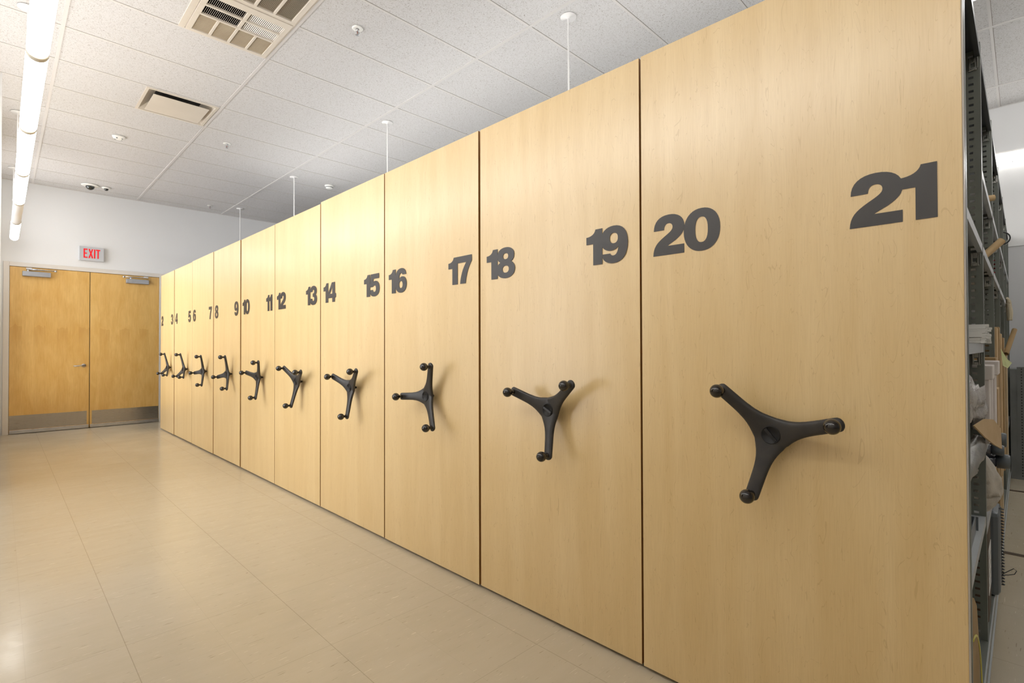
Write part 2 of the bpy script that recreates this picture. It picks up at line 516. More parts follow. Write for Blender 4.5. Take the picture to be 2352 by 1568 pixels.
MEET = -0.745
def door(name, x0, x1, kx0, kx1, cx0, cx1, lever):
    k = MB(); k.box(x0, x1, YW - .004, YW + .04, .012, DZ - .004)
    d = struct(k.build(name, DOORW, bevel=.0015))
    F = YW - .004
    box1('kick_plate', STEEL, (kx0, kx1, F - .0015, F, .058, .262), d)
    k = MB(); k.box(x0 + .005, x1 - .005, F - .016, F, .006, .054)
    for q in (.12, .4, .75, .82):
        xx = x0 + (x1 - x0) * q
        k.lathe([(.006, 0), (.006, .002), (0, .003)], (xx, F - .016, .03), '-y', 8)
    k.build('door_sweep', ALU, d, bevel=.002)
    c = box1('door_closer', ALUP, (cx0, cx1, F - .062, F, 2.252, 2.325), d, bevel=.008)
    k = MB()
    a0 = (cx0 + .05 if lever else cx1 - .05)
    # arm: pivot on the closer, elbow out, foot on the frame head
    p0 = Vector((cx0 + .06, F - .035, 2.325)); p1 = Vector((cx1 + .05 if lever else cx0 - .03, F - .05, 2.352)); p2 = Vector((p0.x + (0.01 if lever else .20), F - .05, 2.358))
    k.lathe([(.014, 0), (.014, .028), (.010, .032), (0, .032)], p0, 'z', 12)
    k.tube([p0 + Vector((0, 0, .025)), p1], .007, 8)
    k.lathe([(.014, -.014), (.016, -.010), (.016, .012), (0, .014)], p1, 'z', 12)
    k.tube([p1, p2], .007, 8)
    k.box(p2.x - .03, p2.x + .03, F - .06, F - .012, 2.352, 2.374)
    k.build('closer_arm', ALU, c)
    if lever:
        h = MB()
        h.lathe([(.027, 0), (.027, .008), (.020, .012), (.010, .014), (.010, .045), (0, .048)], (-.815, F, .955), '-y', 20)
        h.tube([(-.815, F - .042, .955), (-.86, F - .050, .953), (-.90, F - .052, .950), (-.935, F - .040, .950)], [.010, .009, .0085, .008], 10)
        h.build('lever_handle', ALU, d)
    return d
door('door_1', DX0 + .004, MEET - .004, DX0 + .006, -.775, -1.50, -1.195, True)
door('door_2', MEET + .004, DX1 - .004, -.715, DX1 - .008, -.305, -.005, False)
box1('astragal', HOLE, (MEET - .004, MEET + .006, YW + .005, YW + .03, .012, DZ - .004), bpy.data.objects['door_2'])
struct(box1('trim_2', HOLE, (DX0 - .03, DX1 + .03, YW + .10, YW + .14, 0, FZ - .02)))

# ------------------------------------------------------------------ polygons / glyphs
def bez(pts):
    """pts: list of ('M'|'L', x, y) or ('C', x1,y1,x2,y2,x,y)"""
    out = []
    for p in pts:
        if p[0] in 'ML': out.append((p[1], p[2]))
        else:
            x0, y0 = out[-1]; _, x1, y1, x2, y2, x3, y3 = p
            for i in range(1, 9):
                t = i / 8; u = 1 - t
                out.append((u**3*x0 + 3*u*u*t*x1 + 3*u*t*t*x2 + t**3*x3, u**3*y0 + 3*u*u*t*y1 + 3*u*t*t*y2 + t**3*y3))
    return out
def ell(cx, cy, rx, ry, n=28, p=2.25):
    o = []
    for i in range(n):
        a = 2 * pi * i / n; c, s_ = cos(a), sin(a)
        o.append((cx + rx * abs(c) ** (2 / p) * (1 if c >= 0 else -1), cy + ry * abs(s_) ** (2 / p) * (1 if s_ >= 0 else -1)))
    return o
C = lambda *a: ('C',) + a
L = lambda *a: ('L',) + a
six = bez([L(.84, .735), C(.82, .92, .67, 1.01, .46, 1.01), C(.14, 1.01, 0, .79, 0, .48), C(0, .17, .15, -.015, .45, -.015), C(.70, -.015, .87, .12, .87, .34),
           C(.87, .54, .74, .66, .54, .66), C(.44, .66, .36, .63, .30, .56), C(.31, .70, .36, .80, .46, .80), C(.51, .80, .545, .775, .56, .735)])
sixh = ell(.445, .325, .132, .145)
GLY = {
 '1': (.545, [bez([L(.235, 0), L(.545, 0), L(.545, 1), L(.315, 1), C(.29, .88, .17, .81, 0, .81), L(0, .60), L(.235, .60)])]),
 '2': (.85, [bez([L(0, 0), C(.01, .24, .10, .33, .30, .46), C(.44, .55, .535, .60, .535, .685), C(.535, .75, .49, .79, .425, .79), C(.345, .79, .305, .73, .305, .635),
      L(.02, .635), C(.02, .88, .17, 1.01, .43, 1.01), C(.69, 1.01, .845, .88, .845, .68), C(.845, .53, .77, .45, .62, .35), C(.52, .29, .45, .265, .40, .225), L(.84, .225), L(.84, 0)])]),
 '3': (.87, [bez([L(.31, .69), C(.31, .77, .36, .80, .43, .80), C(.50, .80, .54, .76, .54, .705), C(.54, .63, .48, .605, .41, .605), L(.355, .605), L(.355, .42), L(.41, .42),
      C(.50, .42, .555, .385, .555, .31), C(.555, .24, .50, .195, .43, .195), C(.35, .195, .30, .24, .295, .33), L(0, .33), C(0, .10, .17, -.015, .43, -.015), C(.70, -.015, .87, .11, .87, .30),
      C(.87, .42, .80, .50, .70, .52), C(.79, .56, .835, .63, .835, .73), C(.835, .90, .67, 1.01, .43, 1.01), C(.20, 1.01, .04, .90, .03, .69)])]),
 '4': (.89, [[(0, .215), (0, .43), (.44, 1), (.78, 1), (.78, .43), (.89, .43), (.89, .215), (.78, .215), (.78, 0), (.49, 0), (.49, .215)], [(.49, .43), (.23, .43), (.49, .77)]]),
 '5': (.87, [bez([L(.115, 1), L(.82, 1), L(.82, .78), L(.35, .78), L(.33, .635), C(.37, .665, .43, .68, .51, .68), C(.72, .68, .87, .54, .87, .34), C(.87, .12, .69, -.015, .42, -.015),
      C(.17, -.015, .01, .10, 0, .29), L(.30, .29), C(.31, .22, .36, .19, .43, .19), C(.51, .19, .565, .25, .565, .34), C(.565, .43, .515, .48, .435, .48), C(.38, .48, .34, .46, .315, .42), L(.03, .42)])]),
 '6': (.87, [six, sixh]),
 '7': (.84, [bez([L(0, 1), L(.84, 1), L(.84, .78), C(.66, .58, .53, .30, .50, 0), L(.19, 0), C(.22, .30, .36, .58, .54, .765), L(0, .765)])]),
 '8': (.87, [bez([L(.435, 1.01), C(.69, 1.01, .835, .90, .835, .74), C(.835, .63, .78, .56, .69, .525), C(.80, .48, .87, .40, .87, .29), C(.87, .10, .69, -.015, .435, -.015),
      C(.18, -.015, 0, .10, 0, .29), C(0, .40, .07, .48, .18, .525), C(.09, .56, .035, .63, .035, .74), C(.035, .90, .18, 1.01, .435, 1.01)]), ell(.435, .715, .125, .10), ell(.435, .285, .15, .118)]),
 '9': (.87, [[(.87 - x, .995 - y) for x, y in six], [(.87 - x, .995 - y) for x, y in sixh]]),
 '0': (.90, [ell(.45, .4975, .45, .5125, 40, 2.2), ell(.45, .4975, .155, .305, 28, 2.4)]),
 'E': (.46, [[(0, 0), (.46, 0), (.46, .13), (.15, .13), (.15, .44), (.40, .44), (.40, .57), (.15, .57), (.15, .87), (.46, .87), (.46, 1), (0, 1)]]),
 'X': (.56, [[(0, 0), (.17, 0), (.285, .33), (.40, 0), (.57, 0), (.37, .51), (.56, 1), (.40, 1), (.285, .68), (.175, 1), (.01, 1), (.20, .51)]]),
 'I': (.15, [[(0, 0), (.15, 0), (.15, 1), (0, 1)]]),
 'T': (.50, [[(.175, 0), (.325, 0), (.325, .87), (.50, .87), (.50, 1), (0, 1), (0, .87), (.175, .87)]]),
}
def word_mesh(s, adv, h, depth=.0006):
    """flat lettering in local XY, glyph by glyph; adv = list of x offsets (units of height)"""
    bm = bmesh.new()
    for ch, ox in zip(s, adv):
        cu = bpy.data.curves.new('g', 'CURVE'); cu.dimensions = '2D'; cu.fill_mode = 'BOTH'; cu.extrude = depth / 2
        for loop in GLY[ch][1]:
            sp = cu.splines.new('POLY'); sp.points.add(len(loop) - 1); sp.use_cyclic_u = True
            for p, (x, y) in zip(sp.points, loop):
                p.co = ((x + ox) * h, y * h, 0, 1)
        o = bpy.data.objects.new('g', cu); COL.objects.link(o)
        me = bpy.data.meshes.new_from_object(o)
        for vv in me.vertices: vv.co.z += .0004 * (1 if ox > 0 else 0)
        bm.from_mesh(me)
        bpy.data.objects.remove(o); bpy.data.curves.remove(cu); bpy.data.meshes.remove(me)
    me = bpy.data.meshes.new('lettering'); bm.to_mesh(me); bm.free()
    return me
ADV = {'1': .50, '2': .83}
def numeral(n):
    s = str(n); a = [0]
    if len(s) == 2:
        a.append(.795 if s == '21' else .49 if s == '11' else ADV[s[0]])
    w = a[-1] + GLY[s[-1]][0]
    return s, a, w

# ------------------------------------------------------------------ hand wheel (built once, then copied)
def wheel_meshes():
    k = MB()
    def wid(r): return .0215 + .0285 * exp(-((r - .015) / .045) ** 1.6) if r > .015 else .046
    for a in range(3):
        th = -2 * pi * a / 3
        d = Vector((0, -cos(th), sin(th))); n = Vector((0, sin(th), cos(th)))
        rings = []
        N = 16
        for i in range(N + 5):
            r = .190 * i / N if i <= N else .190 + .019 * sin((i - N) / 4 * pi / 2)
            w = wid(r) if i <= N else .0212 * cos((i - N) / 4 * pi / 2) + .0008
            tk = (.013 - .003 * min(r / .19, 1)) * (1 if i <= N else max(.25, cos((i - N) / 4 * pi / 2)))
            xc = -.040 - .043 * min(r / .19, 1) ** 1.2
            rg = []
            for q in range(16):
                b = 2 * pi * q / 16
                cc, ss = cos(b), sin(b)
                e = 2 / 2.6
                rg.append(k.bm.verts.new(d * r + n * (w * abs(cc) ** e * (1 if cc > 0 else -1)) + Vector((xc + tk * abs(ss) ** e * (1 if ss > 0 else -1), 0, 0))))
            rings.append(rg)
        for p, q in zip(rings, rings[1:]):
            for t in range(16):
                k.bm.faces.new((p[t], p[(t + 1) % 16], q[(t + 1) % 16], q[t]))
        k.bm.faces.new(rings[0][::-1]); k.bm.faces.new(rings[-1])
    k.lathe([(0, .0), (.009, .0), (.009, .014), (.022, .024), (.043, .036), (.043, .049), (.036, .055), (0, .055)], (0, 0, 0), '-x', 32)
    o = k.build('tmp', WHEELM)
    rm = o.modifiers.new('r', 'REMESH'); rm.mode = 'VOXEL'; rm.voxel_size = .0032; rm.use_smooth_shade = True
    sm = o.modifiers.new('s', 'SMOOTH'); sm.factor = .6; sm.iterations = 9
    dg = bpy.context.evaluated_depsgraph_get()
    me = bpy.data.meshes.new_from_object(o.evaluated_get(dg))
    me.name = 'hand_wheel'
    for p in me.polygons: p.use_smooth = True
    bpy.data.objects.remove(o)
    kn = MB()
    prof = [(.0, .0), (.0115, .0), (.0105, .006), (.0075, .012), (.0075, .018)] + [(.0215 * sin(b), .0375 - .0215 * cos(b)) for b in [radians(22 + 158 * i / 12) for i in range(13)]]
    kn.lathe(prof, (0, 0, 0), '-x', 24)
    ko = kn.build('k', KNOBM); kme = ko.data; bpy.data.objects.remove(ko)
    c = MB()
    c.lathe([(.0275, .0), (.0275, .0035), (.0255, .0045), (.0245, .0012), (0, .0010)], (0, 0, 0), '-x', 32, HOLE)
    R = Matrix.Rotation(radians(-85), 3, 'X')
    c.box(-.0050, -.0005, -.0045, .0045, -.023, .023, BLACKP, R, (0, 0, 0))
    co = c.build('c', BLACKP); cme = co.data; bpy.data.objects.remove(co)
    return me, kme, cme
WME, KME, CME = wheel_meshes()

def add_wheel(parent, y, z, ang):
    w = bpy.data.objects.new('hand_wheel', WME); COL.objects.link(w)
    w.parent = parent; w.location = Vector((0, y, z)) - parent.location
    w.rotation_euler = (-radians(ang), 0, 0)
    for a in range(3):
        th = -2 * pi * a / 3
        q = bpy.data.objects.new('knob', KME); COL.objects.link(q); q.parent = w
        q.location = (-.0885, -.187 * cos(th), .187 * sin(th))
        q.rotation_euler = (radians(ang), 0, 0)
    q = bpy.data.objects.new('hub_cap', CME); COL.objects.link(q); q.parent = w
    q.location = (-.0550, 0, 0)
    return w

# ------------------------------------------------------------------ mobile shelving units
YF = .102
EDG = [(.105, 1.022), (1.031, 1.945), (1.956, 2.852), (2.865, 3.769), (3.780, 4.682), (4.692, 5.585), (5.612, 6.515), (6.525, 7.434), (7.448, 8.362), (8.374, 9.2026)]
TOPZ = [2.316, 2.316, 2.316, 2.318, 2.307, 2.306, 2.309, 2.310, 2.304, 2.302]
LEAN = [0, 0.0, 0, 0, 0, 0, 0, 0, 0, .0012]
XO = [0, .002, -.001, .001, 0, .001, 0, -.003, -.001, -.005]
WH = [(.549, 136), (1.448, 158), (2.340, 183), (3.216, 158), (4.102, 146), (4.973, 168), (5.867, 191), (6.777, 187), (7.651, 90), (8.549, 88)]
SHX = [.79, 1.70, 2.62, 3.53, 4.45, 5.32]

def post(x, yf, sgn, full, parent, z1=2.315):
    """slotted steel upright at x; yf = outer face, sgn = +1 when the unit lies towards +y"""
    k = MB()
    Y = lambda a: yf + sgn * a
    def b(x0, x1, a0, a1, z0, z1_):
        y0, y1 = sorted((Y(a0), Y(a1))); k.box(x0, x1, y0, y1, z0, z1_)
    b(x - .003, x + .030, .0, .006, .155, z1)          # front flange
    if full:
        b(x - .002, x, .006, .019, .155, z1)
        b(x - .002, x, .033, .044, .155, z1)
        z = .155 + .0085
        while z < z1 - .01:
            b(x - .002, x, .019, .033, z, z + .0165)
            z += .0251
        b(x + .004, x + .006, .044, .052, .155, z1); b(x + .004, x + .006, .058, .068, .155, z1)
        z = .155
        while z < z1 - .01:
            b(x + .004, x + .006, .052, .058, z, z + .0165)
            z += .0251
        b(x - .002, x + .006, .043, .045, .155, z1)
    else:
        b(x - .002, x, .006, .044, .155, z1)
        b(x + .004, x + .006, .044, .068, .155, z1)
    return k.build('upright', SHELFG, parent)

def shelf(x0, x1, y0, y1, z, m, parent, lip=.030):
    """shelf pan: deck with folded lips front and back; z = top of the lip"""
    k = MB()
    k.box(x0, x1, y0, y1, z - .004, z)
    k.box(x0, x1, y0, y0 + .0025, z - lip, z - .004)
    k.box(x0, x1, y1 - .0025, y1, z - lip, z - .004)
    k.box(x0, x1, y0 + .0025, y0 + .014, z - lip, z - lip + .002)
    return k.build('shelf', m, parent)

units = []
for i, (ya, yb) in enumerate(EDG):
    n2 = 21 - 2 * i; n1 = n2 - 1
    yc = (ya + yb) / 2
    lab = 'maple-faced rolling shelving unit numbered %d and %d with black three-spoke hand wheel' % (n1, n2)
    u = thing('mobile_shelving_unit', (XO[i], yc, 0), lab, 'shelving unit', 'maple-faced mobile shelving units standing in a row')
    hw = (yb - ya) / 2
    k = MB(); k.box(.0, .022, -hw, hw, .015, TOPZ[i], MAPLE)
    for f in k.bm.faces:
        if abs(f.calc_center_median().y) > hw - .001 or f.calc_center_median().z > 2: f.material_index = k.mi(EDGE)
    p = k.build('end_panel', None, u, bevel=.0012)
    p.rotation_euler = (LEAN[i], 0, radians([0, .02, -.03, .02, .05, -.06, .08, -.10, .06, -.05][i]))
    ux = XO[i]
    for n, side in ((n1, 1), (n2, -1)):
        s, a, w = numeral(n)
        me = word_mesh(s, a, .145)
        me.materials.append(INK)
        o = bpy.data.objects.new('numeral', me); COL.objects.link(o); o.parent = u
        o['label'] = 'dark grey number %d' % n
        # glyph x runs towards -y, glyph y runs up, glyph normal towards -x
        R = Matrix(((0, 0, -1), (-1, 0, 0), (0, 1, 0)))
        y0 = (hw - .050) if side > 0 else (-hw + .050 + w * .145)
        o.matrix_local = Matrix.Translation((-.0009 - abs(.0012 if i else 0), y0, 1.547)) @ R.to_4x4()
    add_wheel(u, WH[i][0], .943, WH[i][1])
    uy = u.location.y
    def L2(y): return y - uy
    yf = YF if i == 0 else ya + .012
    ybk = yb - .012
    # carriage
    k = MB()
    k.box(.03, 5.34, L2(yf) - .002, L2(yf) + .03, .030, .155)
    k.box(.03, 5.34, L2(ybk) - .03, L2(ybk), .030, .155)
    k.box(.03, 5.34, L2(yf) + .03, L2(ybk) - .03, .120, .155)
    for wx in (.63, 2.46, 4.29):
        for wy in (L2(yf) + .12, L2(ybk) - .12):
            k.box(wx - .03, wx + .03, wy - .06, wy + .06, .05, .12)
            k.lathe([(0, -.02), (.05, -.02), (.05, .02), (0, .02)], (wx, wy, .054), 'x', 16)
    k.build('carriage', SHELFG, u)
    if i == 0:
        k = MB(); k.box(.03, 5.34, L2(yf) - .006, L2(yf) - .002, .040, .062); k.box(.03, 5.34, L2(yf) - .005, L2(yf) - .002, .135, .152)
        k.build('carriage_rail', SHELFL, u)
        box1('edge_trim', TRIMP, (-.0015, .024, -hw - .003, -hw, .012, TOPZ[i]), u)
        for x in [.045] + SHX:
            post(x, L2(YF), 1, True, u)
        for x in [.045, 1.70, 3.53, 5.30]:
            post(x, L2(ybk), -1, False, u)
        lev = {0: [(2.292, DARKM), (1.580, SHELFL), (1.220, SHELFL), (.600, SHELFL)],
               1: [(2.292, DARKM), (1.862, SHELFL), (1.580, SHELFL), (.850, SHELFL), (.550, SHELFL)],
               2: [(2.292, DARKM), (1.862, SHELFL), (1.580, SHELFL), (.520, SHELFL)]}
        xs = [.045] + SHX
        for b in range(6):
            for z, m in lev[min(b, 2)]:
                shelf(xs[b] + .008, xs[b + 1] - .003, L2(YF) + .001, L2(ybk) - .002, z, m, u)
                if z > .7:
                    c = MB()
                    X = xs[b + 1] - .004
                    q0 = L2(YF)
                    c.box(X - .007, X - .004, q0 + .009, q0 + .015, z - .078, z - .030)
                    c.box(X - .007, X - .004, q0 + .027, q0 + .033, z - .078, z - .030)
                    c.box(X - .008, X - .004, q0 + .015, q0 + .027, z - .078, z - .066)
                    c.box(X - .008, X - .004, q0 + .015, q0 + .027, z - .050, z - .030)
                    c.box(X - .016, X - .004, q0 + .006, q0 + .008, z - .074, z - .034)
                    c.build('shelf_clip', ZINC, u, bevel=.0012)
    else:
        for x in (.06, 1.70, 3.53, 5.30):
            post(x, L2(yf), 1, False, u, 2.29); post(x, L2(ybk), -1, False, u, 2.29)
        for z in (2.27, 1.55, 1.0, .5):
            shelf(.07, 5.32, L2(yf) + .001, L2(ybk) - .001, z, DARKM if z > 2 else SHELFL, u)
    units.append(u)

# rails set in the floor
k = MB()
for n, x in enumerate((.63, 2.46, 4.29)):
    k = MB(); k.box(x - .022, x + .022, -3.0, 9.3, .0, .003); k.box(x - .006, x + .006, -3.0, 9.3, .003, .0045)
    struct(k.build('trim_%d' % (n + 3), RAILM))

# ------------------------------------------------------------------ pendant lamps
def pendant(x, joints, dead, rods, label, cat='pendant light'):
    t = thing('pendant_light', (x, joints[0], 2.72), label, cat, 'linear tube pendant lights')
    R = .044
    for a, b in zip(joints, joints[1:]):
        k = MB()
        a2, b2 = a + .024, b - .024
        if (a, b) in dead:
            k.lathe([(0, 0), (R * .96, 0), (R * .96, b2 - a2), (0, b2 - a2)], (0, a2 - joints[0], 0), 'y', 24)
            k.build('housing', WMET, t)
        else:
            k.lathe([(0, 0), (R - .008, .0), (R, .014), (R, b2 - a2 - .014), (R - .008, b2 - a2), (0, b2 - a2)], (0, a2 - joints[0], 0), 'y', 24)
            k.build('lamp_tube', TUBE, t)
    for j in joints[1:-1]:
        k = MB(); k.lathe([(0, -.024), (R - .004, -.024), (R + .001, -.019), (R + .001, -.005), (R - .004, 0), (R + .001, .005), (R + .001, .019), (R - .004, .024), (0, .024)], (0, j - joints[0], 0), 'y', 24)
        k.build('lamp_collar', RING, t)
    for y in rods:
        k = MB()
        k.lathe([(.0065, .02), (.0065, CEIL - 2.72 - .004)], (-.012 if x < 0 and y > 5 else 0, y - joints[0], 0), 'z', 12)
        k.build('rod', WMET, t)
        k = MB(); k.lathe([(0, -.010), (.012, -.010), (.014, -.006), (.056, -.005), (.058, -.001), (.058, .003)], (-.012 if x < 0 and y > 5 else 0, y - joints[0], CEIL - 2.72 - .002), 'z', 28)
        k.build('canopy', WMET, t)
    return t
J = [-1.2, 0.02, 1.19, 2.36, 3.53, 4.78, 6.02, 7.26, 8.41, 9.68]
pendant(-1.592, J, [(7.26, 8.41)], [9.43, 7.184, 4.93, 2.69, .44], 'white tube pendant light hanging over the aisle, in front of the double doors')
pendant(1.185, J, list(zip(J, J[1:]))[-2:], [9.498, 7.217, 4.771, 2.315, -.14], 'pendant light on thin white rods, tube hidden behind the numbered units')
pendant(3.98, [-3.7, -2.5, -1.3, -.1], [], [-2.58], 'pendant light at the near end of the shelving, unseen, lengthened to brighten the right ceiling')  # lamp out of frame, extended to brighten the right ceiling
pendant(3.98, [1.8, 3.0, 4.2, 5.4, 6.6, 7.8], [], [2.3, 4.77, 7.2], 'unseen pendant light added behind the numbered panels to brighten the right ceiling')  # hidden lamp row added to brighten the right ceiling
# strip light on the right-hand wall
t = thing('strip_light', (XR - .012, -.4, 3.09), 'bright linear strip light with small fins on the upper right wall', 'strip light')
box1('housing', WMET, (-.05, 0, -1.2, 1.2, .026, .05), t)
box1('lamp_tube', TUBE, (-.055, -.008, -1.18, 1.18, -.024, .026), t)
k = MB()
k.box(-.032, -.028, -1.15, 1.15, -.030, -.024)
y = -1.15
while y < 1.16:
    k.box(-.05, -.01, y, y + .004, -.066, -.024); y += .046
k.build('louver', WMET, t)

# ------------------------------------------------------------------ ceiling equipment
# fan-coil cassette: two grille leaves in one frame
t = thing('ceiling_air_unit', (0, 0, CEIL), 'cream ceiling air unit with louvre slats and mesh filter panels', 'air vent')
k = MB()
fx0, fx1, fy0, fy1 = -.80, -.18, 3.20, 4.41
for a in ((fx0, fx0 + .040, fy0, fy1), (fx1 - .010, fx1, fy0, fy1), (fx0 + .040, fx1 - .010, fy1 - .010, fy1), (fx0 + .040, fx1 - .010, fy0, fy0 + .01), (fx0 + .040, fx1 - .010, 3.795, 3.812)):
    k.box(a[0], a[1], a[2], a[3], -.004, .02)
k.build('frame', VENTP, t)
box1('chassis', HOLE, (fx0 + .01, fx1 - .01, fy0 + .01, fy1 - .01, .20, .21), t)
k = MB()
for a in ((fx0 + .008, fx0 + .012, fy0, fy1), (fx1 - .012, fx1 - .008, fy0, fy1), (fx0, fx1, fy1 - .012, fy1 - .008), (fx0, fx1, fy0 + .008, fy0 + .012)):
    k.box(*a, .0, .205)
k.build('duct_lining', DARKM, t)
def leaf(y0, y1, open_mesh):
    X0, X1 = -.757, -.192
    k = MB()
    xs = [X0, -.723, -.611, -.594, -.482, -.465, -.353, -.337, -.224, X1]
    m0, m1 = (4.137, 4.367) if not open_mesh else (3.40, 3.766)
    z0, z1 = -.010, .006
    k.box(X0, X1, m1, y1, z0, z1)                 # far rail
    for a in ((0, 1), (2, 3), (4, 5), (6, 7), (8, 9)):
        k.box(xs[a[0]], xs[a[1]], m0, m1, z0, z1)
    if not open_mesh:
        k.box(X0, X1, y0, 3.882, z0, z1); k.box(X0, X1, 3.988, 4.006, z0, z1); k.box(X0, X1, 4.120, m0, z0, z1)
        for a in ((X0, -.721), (-.484, -.463), (-.225, X1)):
            k.box(a[0], a[1], 3.882, 3.988, z0, z1); k.box(a[0], a[1], 4.006, 4.120, z0, z1)
    else:
        k.box(X0, X1, y0, m0, z0, z1)
    f = k.build('grille_panel', VENTP, t, bevel=.001)
    for a in ((1, 2), (3, 4), (5, 6), (7, 8)):
        q = MB()
        if not open_mesh:
            q.box(xs[a[0]], xs[a[1]], m0, m1, .000, .004, MESHP)
            y = m0 + .004
            while y < m1 - .003:
                q.box(xs[a[0]], xs[a[1]], y, y + .0035, -.003, .0, MESHP); y += .0095
        else:
            y = m0 + .003
            while y < m1 - .003:
                q.box(xs[a[0]], xs[a[1]], y, y + .0035, -.001, .000, MESHP); y += .0105
        q.build('filter_mesh', None, f)
    if not open_mesh:
        for (a, b, mm, tl) in ((-.721, -.484, VENTP, -63), (-.463, -.225, FINW, 28)):
            for (c, d) in ((3.882, 3.988), (4.006, 4.120)):
                q = MB(); n = 21; st = (b - a) / n
                for s_ in range(n):
                    x = a + st * (s_ + .5)
                    hw_ = .0042 if tl < 0 else .0032
                    q.box(x - hw_, x + hw_, c, d, .0030, .0042, mm, Matrix.Rotation(radians(tl), 3, 'Y'))
                q.build('louver', None, f)
leaf(3.814, 4.396, False)
leaf(3.215, 3.792, True)

t = thing('ceiling_diffuser', (-.486, 5.942, CEIL), 'square ceiling diffuser with a floating flat plaque over a dark duct', 'air vent')
k = MB()
W2, H2 = .297, .2925
k.box(-W2, W2, -H2, -H2 + .022, -.004, .006); k.box(-W2, W2, H2 - .022, H2, -.004, .006)
k.box(-W2, -W2 + .022, -H2 + .022, H2 - .022, -.004, .006); k.box(W2 - .022, W2, -H2 + .022, H2 - .022, -.004, .006)
# sloping cone walls
q = [(W2 - .022, H2 - .022, .006), (.17, .17, .085)]
A = [k.bm.verts.new(v) for v in ((-q[0][0], -q[0][1], .0), (q[0][0], -q[0][1], .0), (q[0][0], q[0][1], .0), (-q[0][0], q[0][1], .0))]
B = [k.bm.verts.new(v) for v in ((-.19, -.19, .075), (.19, -.19, .075), (.19, .19, .075), (-.19, .19, .075))]
for a in range(4):
    k.bm.faces.new((A[a], A[(a + 1) % 4], B[(a + 1) % 4], B[a]))
k.build('frame', VENTP, t)
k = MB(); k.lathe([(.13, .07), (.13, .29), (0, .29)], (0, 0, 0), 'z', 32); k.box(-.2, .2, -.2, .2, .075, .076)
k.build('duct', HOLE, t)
k = MB(); k.box(-.232, .232, -.215, .215, -.020, -.014)
for a in (-.18, .18):
    k.box(a - .004, a + .004, -.004, .004, -.014, .076)
k.build('plaque', VENTP, t, bevel=.002)

def sprinkler(x, y, label):
    t = thing('fire_sprinkler', (x, y, CEIL - .002), label, 'sprinkler', 'chrome pendent sprinkler heads')
    k = MB(); k.lathe([(0, 0), (.040, 0), (.040, -.004), (.030, -.008), (.018, -.006), (0, -.006)], (0, 0, .002), 'z', 24); k.build('escutcheon', WPL, t)
    k = MB(); k.lathe([(0, 0), (.012, 0), (.012, -.018), (0, -.018)], (0, 0, -.004), 'z', 12)
    k.tube([(.011, 0, -.020), (.014, 0, -.032), (.003, 0, -.046)], .0025, 6); k.tube([(-.011, 0, -.020), (-.014, 0, -.032), (-.003, 0, -.046)], .0025, 6)
    k.lathe([(0, -.046), (.016, -.046), (.016, -.048), (0, -.048)], (0, 0, 0), 'z', 16)
    k.build('deflector', ALU, t)
    k = MB(); k.lathe([(0, -.022), (.003, -.022), (.003, -.044), (0, -.044)], (0, 0, 0), 'z', 8); k.build('bulb', GLASSB, t)
sprinkler(.163, 3.51, 'chrome sprinkler head nearest the camera, right of the louvred air unit')
sprinkler(.147, 6.581, 'chrome sprinkler head right of the square ceiling diffuser')
sprinkler(.759, 9.645, 'small chrome sprinkler head near the far wall beside the farthest rod')

t = thing('occupancy_sensor', (-.784, 7.203, CEIL - .002), 'oval white ceiling sensor with small round lenses', 'sensor')
k = MB(); k.lathe([(0, .002), (.062, .002), (.062, -.010), (.052, -.026), (.03, -.034), (0, -.035)], (0, 0, 0), 'z', 28)
o = k.build('housing', WPL, t); o.scale = (1.0, .8, 1)
k = MB()
for a in (.9, 2.3, 4.2, 5.4):
    k.lathe([(0, .0), (.009, .0), (.007, -.005), (0, -.006)], (.044 * cos(a), .036 * sin(a), -.028), 'z', 12)
k.build('lens', GREYP, t)
t = thing('smoke_detector', (1.702, 7.228, CEIL - .002), 'white round smoke detector on the ceiling above the numbered units', 'smoke detector')
k = MB(); k.lathe([(0, .002), (.062, .002), (.062, -.012), (.054, -.016), (0, -.016)], (0, 0, 0), 'z', 28); k.build('base', WPL, t)
k = MB(); k.lathe([(0, -.016), (.046, -.016), (.050, -.030), (.044, -.045), (0, -.050)], (0, 0, 0), 'z', 28); k.build('sensor_head', WPL, t)
k = MB(); k.lathe([(.0495, -.024), (.0515, -.026), (.0505, -.031), (.048, -.033)], (0, 0, 0), 'z', 28); k.build('vent_slot', GREYP, t)
for (x, y, r, lab) in ((-.799, 9.654, .105, 'larger dark dome camera in a white ring by the far wall'), (-.614, 9.645, .055, 'smaller dark dome camera right of the larger one')):
    t = thing('dome_camera', (x, y, CEIL - .002), lab, 'security camera', 'dome cameras on the ceiling')
    k = MB(); k.lathe([(0, .002), (r, .002), (r, -.006), (r * .8, -.014), (r * .5, -.016), (0, -.016)], (0, 0, 0), 'z', 32); k.build('trim_ring', WPL, t)
    k = MB(); d = r * .5
    k.lathe([(d, -.016)] + [(d * cos(b), -.020 - d * .95 * sin(b)) for b in [radians(90 * i / 8) for i in range(8)]] + [(0, -.020 - d * .95)], (0, 0, 0), 'z', 24); k.build('dome', CAMD, t)

# exit sign
t = thing('exit_sign', (-.732, YW, 2.662), 'silver illuminated sign with red EXIT letters above the double doors', 'exit sign')
box1('housing', SILVER, (-.149, .149, -.045, 0, -.107, .107), t, bevel=.004)
me = word_mesh('EXIT', [0, .55, 1.19, 1.42], .140, .002); me.materials.append(REDL)
o = bpy.data.objects.new('lettering', me); COL.objects.link(o); o.parent = t
o['label'] = 'red EXIT letters'
o.scale = (.74, 1, 1)
o.rotation_euler = (pi / 2, 0, 0); o.location = (-.097, -.0462, -.066)

